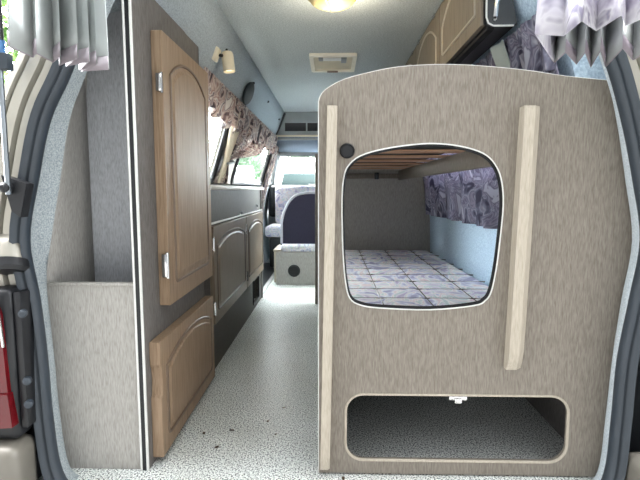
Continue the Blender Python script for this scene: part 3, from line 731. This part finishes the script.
pb = [(.436, .985), (.424, .916), (.486, 1.001), (.460, .917), (.527, 1.025), (.481, .905), (.557, 1.026), (.513, .893), (.580, .974), (.573, .939), (.60, .93)]
F_ = pleat(pf, 1.575, 1.05, (.45, .86), .80)
m = MB(); m.loft(F_); m.build('satin_face', M['satin'], rcu2, .003, 0, .25)
B_ = pleat(pb, 1.575, 1.05, (.47, .90), .80)
m = MB(); m.loft(B_); m.build('lining', M['lining'], rcu2, .003, 0, .25)
m = MB(); m.loft([[Vector(l[-1]) + Vector((0, -.003, .022)), Vector(l[-1]) + Vector((0, -.003, -.002))] for l in B_]); m.build('hem', M['hem'], rcu2, .002, 0, .25)

# ------------------------------------------------------------------ things at the rear corners
gs = thing('gas_strut', 'slim gas strut with a blue collar beside the left painted pillar', 'gas strut', (-.74, 1.1, .8))
a, b = Vector((-.763, 1.12, .79)), Vector((-.722, 1.06, 1.30))
def along(t): return a + (b - a) * t
m = MB(); m.tube([along(.0), along(.66)], .006, 12); m.build('rod', M['steel'], gs)
m = MB(); m.tube([along(.66), along(1.0)], .011, 12); m.build('cylinder', M['black'], gs)
m = MB(); m.tube([along(.60), along(.665)], .0125, 12); m.build('collar', M['blue_collar'], gs)
m = MB(); m.box(along(.575) - Vector((.014, .012, .018)), along(.575) + Vector((.024, .012, .018)), .003); m.build('clamp', M['rubber'], gs)
m = MB(); m.plate([[(-.785, .835), (-.725, .815), (-.745, .735), (-.765, .75)]], lambda x, z: (x, 1.13, z), (0, .03, 0)); m.lathe([(.012, 0), (.012, .02), (.006, .026)], (-.768, 1.13, .806), (0, -1, 0), 14); m.build('bracket', M['black'], gs)

bf = thing('rubber_buffer', 'pale rounded buffer with a dark ring just above the left tail lamp', 'buffer', (-.82, 1.17, .64))
m = MB(); m.lathe([(.055, 0), (.055, .02), (.048, .03)], (-.825, 1.19, .615), (.15, -.35, -.8), 24); m.build('ring', M['black'], bf)
m = MB(); m.lathe([(.050, 0), (.052, -.03), (.046, -.055), (.03, -.075), (.001, -.08)], (-.825, 1.19, .615), (.15, -.35, -.8), 24); m.build('dome', M['paint'], bf)

tl = thing('tail_lamp', 'red tail lamp set in a black housing at the lower left corner', 'tail lamp', (-.82, 1.15, .35))
m = MB(); m.box((-.93, 1.13, .17), (-.785, 1.20, .56), .018, 3); m.build('housing', M['black'], tl)
m = MB(); m.plate([[(-.93, .30), (-.797, .30), (-.804, .50), (-.82, .545), (-.93, .555)]], lambda x, z: (x, 1.118, z), (0, .03, 0)); m.build('lens', M['red'], tl, label='deep red upper lens')
m = MB(); m.plate([[(-.93, .205), (-.788, .215), (-.794, .30), (-.93, .30)]], lambda x, z: (x, 1.112, z), (0, .03, 0)); m.build('lens', M['red'], tl, label='brighter red lower lens')
m = MB(); m.tube([(-.93, 1.114, .562), (-.83, 1.114, .560), (-.806, 1.114, .54), (-.797, 1.114, .42)], .0035, 8); m.build('rim', M['chrome'], tl)
for z in (.50, .33, .27):
    m = MB(); m.lathe([(.010, 0), (.010, .012), (.006, .015)], (-.755, 1.135, z), (.3, -1, 0), 14); m.build('fixing_screw', M['rubber'], tl)
m = MB(); m.box((-.785, 1.14, .20), (-.765, 1.20, .55), .006); m.build('flange', M['black'], tl)

bc = thing('bumper_corner', 'shade-toned champagne bumper corner below the left tail lamp', 'bumper', (-.85, 1.15, .1))
m = MB(); m.box((-.95, 1.09, -.10), (-.775, 1.20, .168), .03, 4); m.build('shell', M['bumper'], bc)
bc = thing('bumper_corner', 'shade-toned champagne bumper corner at the lower right edge', 'bumper', (.85, 1.15, .05))
m = MB(); m.box((.755, 1.10, -.10), (.95, 1.215, .13), .03, 4); m.build('shell', M['bumper'], bc)
m = MB(); m.lathe([(.014, 0), (.014, .008), (.008, .012)], (.795, 1.10, .07), (0, -1, 0), 14); m.build('bolt', M['groove'], bc)

for i, (x, y) in enumerate([(-.419, 1.498), (-.356, 1.413), (-.331, 1.52), (-.219, 1.585), (-.181, 1.497), (-.174, 1.693), (.034, 1.262)]):
    rnd = random.Random(i); m = MB(); q = rnd.uniform(0, 6); l = rnd.uniform(.006, .010)
    pts = [(math.cos(q) * l * a - math.sin(q) * w * l + x, math.sin(q) * l * a + math.cos(q) * w * l + y, .0015 + rnd.uniform(0, .003)) for a, w in ((-1, 0), (-.3, .5), (.5, .35), (1, 0), (.4, -.4), (-.4, -.45))]
    m.add(pts, [(0, 1, 2, 3, 4, 5)])
    tag(m.build('dry_leaf', M['dead_leaf'], None, .0015, 1), 'tiny dry brown leaf bit lying on the speckled floor', 'leaf', 'leaf bits on the floor')

# ------------------------------------------------------------------ outside
GZ = -.66
m = MB(); m.box((-60, -40, GZ - .1), (60, 80, GZ)); struct(m.build('ground', M['asphalt']))
def vehicle(name, label, cat, c, L_, W, H, rz, kind, group=None):
    t = thing(name, label, cat, (c[0], c[1], GZ), group); t.rotation_euler.z = rz
    BASE[t.name] = (0, 0, 0)
    # local frame: +y is the front
    if kind == 'caravan':
        pr = [(-L_ / 2, .45), (-L_ / 2 + .05, .40), (L_ / 2 - .1, .40), (L_ / 2, .6), (L_ / 2 - .05, 1.3), (L_ / 2 - .45, H - .1), (L_ / 2 - .7, H), (-L_ / 2 + .4, H), (-L_ / 2 + .1, H - .15)]
    else:
        pr = [(-L_ / 2, .40), (L_ / 2 - .1, .35), (L_ / 2, .5), (L_ / 2 - .02, 1.12), (L_ / 2 - .22, 1.30), (L_ / 2 - .75, 1.94), (L_ / 2 - .82, 2.06), (L_ / 2 - .90, H - .1), (L_ / 2 - 1.1, H), (-L_ / 2 + .2, H), (-L_ / 2, H - .2)]
    mm = MB(); mm.plate([pr], lambda y, z: (-W / 2, y, z), (W, 0, 0)); bd = mm.build('body', M['white_paint'], t)
    md = bd.modifiers.new('soft_edge', 'BEVEL'); md.width = .06; md.segments = 3; md.limit_method = 'ANGLE'
    ws = [(-L_ * .30, .5, 1.25, .5), (L_ * .12, .7, 1.25, .5)]
    for s in (-1, 1):
        for (yc, hw, z0, hh) in ws:
            mm = MB(); mm.plate([rrect(yc - hw, z0, yc + hw, z0 + hh, .08, 4)], lambda y, z: (s * (W / 2 + .012), y, z), (-s * .02, 0, 0)); mm.build('side_window', M['tint'], t)
        mm = MB(); mm.box((s * (W / 2 + .005) - .008, -L_ / 2 + .2, .82), (s * (W / 2 + .005) + .008, L_ / 2 - .4, .90)); mm.build('stripe', M['grey_plastic'], t)
        for yc in ((0,) if kind == 'caravan' else (-L_ * .3, L_ * .3)):
            mm = MB(); mm.lathe([(.20, -.1), (.31, -.1), (.33, -.06), (.33, .06), (.31, .1), (.20, .1)], (s * (W / 2 - .12), yc, .33), (1, 0, 0), 22); mm.build('wheel', M['tyre'], t)
    if kind == 'caravan':
        mm = MB(); mm.plate([rrect(-W * .36, 1.2, W * .36, 1.65, .08, 4)], lambda x, z: (x, -L_ / 2 - .015 + (z - .45) * .05, z), (0, .03, 0)); mm.build('end_window', M['tint'], t)
        mm = MB(); mm.tube([(-.5, L_ / 2 - .2, .42), (0, L_ / 2 + .9, .42), (.5, L_ / 2 - .2, .42)], .04, 8); mm.build('drawbar', M['steel'], t)
    else:
        y_a, y_b = L_ / 2 - .25, L_ / 2 - .72
        mm = MB(); mm.add([(-W * .42, y_a + .03, 1.34), (W * .42, y_a + .03, 1.34), (W * .38, y_b + .03, 1.91), (-W * .38, y_b + .03, 1.91)], [(0, 1, 2, 3)]); mm.build('windscreen', M['tint'], t, .015)
        mm = MB(); mm.box((-.22, y_a - .06, 1.42), (.06, y_a + .02, 1.62)); mm.build('windscreen_card', M['white_plastic'], t)
        for s in (-1, 1):
            mm = MB(); mm.box((s * .72 - .16, L_ / 2 - .05, .66), (s * .72 + .16, L_ / 2 + .02, .86), .03); mm.build('headlamp', M['clear_lens'], t)
            mm = MB(); mm.box((s * (W / 2 + .16) - .07, y_a - .35, 1.35), (s * (W / 2 + .16) + .07, y_a - .27, 1.65), .03); mm.tube([(s * W / 2, y_a - .35, 1.4), (s * (W / 2 + .16), y_a - .31, 1.4)], .02, 6); mm.build('door_mirror', M['black'], t)
        mm = MB(); mm.box((-.45, L_ / 2 - .02, .62), (.45, L_ / 2 + .015, .82), .02); mm.build('grille', M['grey_plastic'], t)
        mm = MB(); mm.box((-W / 2, L_ / 2 - .06, .34), (W / 2, L_ / 2 + .06, .56), .04); mm.build('bumper', M['grey_plastic'], t)
    return t
vehicle('camper_van', 'white camper van parked nose-on beyond the windscreen', 'camper van', (-.55, 15.0), 5.0, 2.0, 2.36, PI, 'van')
vehicle('caravan', 'white caravan seen through the window beside the tied curtain', 'caravan', (-4.6, 19.5), 4.6, 2.1, 2.35, .35, 'caravan')
vehicle('caravan', 'white caravan seen past the edge of the tall wardrobe door', 'caravan', (-7.2, 17.5), 4.6, 2.1, 2.3, .5, 'caravan')

def foliage(mm, c, r, n, size, seed):
    rnd = random.Random(seed)
    for _ in range(n):
        d = Vector((rnd.gauss(0, 1), rnd.gauss(0, 1), rnd.gauss(0, 1))).normalized()
        p = Vector(c) + Vector((d.x * r[0], d.y * r[1], d.z * r[2])) * rnd.uniform(.45, 1.0) ** .5
        u = Vector((rnd.gauss(0, 1), rnd.gauss(0, 1), rnd.gauss(0, 1))).normalized(); w = u.orthogonal().normalized(); s = size * rnd.uniform(.6, 1.3)
        mm.add([p - u * s, p + w * s * .45, p + u * s, p - w * s * .45], [(0, 1, 2, 3)])
def tree(label, x, y, h, r, seed, mat, group, name='tree', size=.16, n=1500):
    t = thing(name, label, 'tree' if name == 'tree' else 'bush', (x, y, GZ), group)
    mm = MB(); mm.tube([(x, y, GZ), (x + .05, y, GZ + h * .45), (x, y, GZ + h * .8)], [.05 * r + .03, .04 * r + .02, .02], 8); mm.build('trunk', M['bark'], t)
    rnd = random.Random(seed); mm = MB()
    for k in range(6):
        foliage(mm, (x + rnd.uniform(-.5, .5) * r, y + rnd.uniform(-.5, .5) * r, GZ + h * rnd.uniform(.45, .85)), (r * .55, r * .55, h * .22), n // 6, size, seed * 10 + k)
    mm.build('foliage', M[mat], t)
tree('tall green tree above the caravan through the left window', -5.2, 30, 4.9, 1.3, 1, 'leaf_dark', 'trees beyond the caravans', size=.22)
tree('low green tree at the left of the far window view', -9.0, 29, 3.4, 1.8, 2, 'leaf_dark', 'trees beyond the caravans', size=.22)
tree('green tree behind the roof of the parked camper van', -.4, 24, 4.6, 2.4, 3, 'leaf', 'trees beyond the caravans', size=.2)
tree('sunlit leafy bush outside at the far left edge', -4.15, 6.0, 5.0, 1.3, 4, 'leaf', None, 'bush', .06, 6000)

# ------------------------------------------------------------------ light
w = bpy.data.worlds.new('overcast_sky'); scene.world = w; w.use_nodes = True
nt = w.node_tree; bg = nt.nodes['Background']
tc = nt.nodes.new('ShaderNodeTexCoord'); sx = nt.nodes.new('ShaderNodeSeparateXYZ')
nt.links.new(tc.outputs['Generated'], sx.inputs[0])
up = ramp(nt, [(.0, (.45, .46, .47, 1)), (.5, (.92, .96, 1.0, 1)), (.86, (.9, .9, .9, 1)), (1.0, (2.6, 2.6, 2.6, 1))])
mp = nt.nodes.new('ShaderNodeMapRange'); mp.inputs['From Min'].default_value = -1; mp.inputs['From Max'].default_value = 1
nt.links.new(sx.outputs['Z'], mp.inputs['Value']); nt.links.new(mp.outputs['Result'], up.inputs['Fac'])
# sky made far brighter ahead of the van than behind, to light the interior
ah = ramp(nt, [(.0, (.018, .018, .018, 1)), (.30, (.036, .036, .037, 1)), (.455, (.10, .10, .10, 1)), (.50, (.55, .55, .55, 1)), (.56, (1, 1, 1, 1)), (1.0, (1.2, 1.2, 1.2, 1))])
mp2 = nt.nodes.new('ShaderNodeMapRange'); mp2.inputs['From Min'].default_value = -1; mp2.inputs['From Max'].default_value = 1
nt.links.new(sx.outputs['Y'], mp2.inputs['Value']); nt.links.new(mp2.outputs['Result'], ah.inputs['Fac'])
mx = nt.nodes.new('ShaderNodeMix'); mx.data_type = 'RGBA'; mx.blend_type = 'MULTIPLY'; mx.inputs['Factor'].default_value = 1
nt.links.new(up.outputs['Color'], mx.inputs['A']); nt.links.new(ah.outputs['Color'], mx.inputs['B']); nt.links.new(mx.outputs['Result'], bg.inputs['Color'])
bg.inputs['Strength'].default_value = 34.0
scene.cycles.diffuse_bounces = 8; scene.cycles.max_bounces = 16
lamp = bpy.data.lights.new('dome_lamp_bulb', 'POINT'); lamp.energy = 2.6; lamp.color = (1, .88, .68); lamp.shadow_soft_size = .03
lo_ = bpy.data.objects.new('dome_lamp_bulb', lamp); lo_.location = (.02, 1.88, ROOF - .13); col.objects.link(lo_)

# ------------------------------------------------------------------ camera
cam = bpy.data.cameras.new('camera'); cam.sensor_width = 36; cam.lens = 36 * 480 / 640; cam.clip_start = .02
co = bpy.data.objects.new('camera', cam); col.objects.link(co)
co.location = (0, 0, .8)
co.rotation_euler = (PI / 2 - math.atan(50 / 480), 0, math.radians(1.4))
scene.camera = co
scene.view_settings.view_transform = 'Standard'; scene.view_settings.look = 'None'
scene.view_settings.gamma = 1; scene.view_settings.exposure = 0.38; scene.view_settings.use_curve_mapping = False
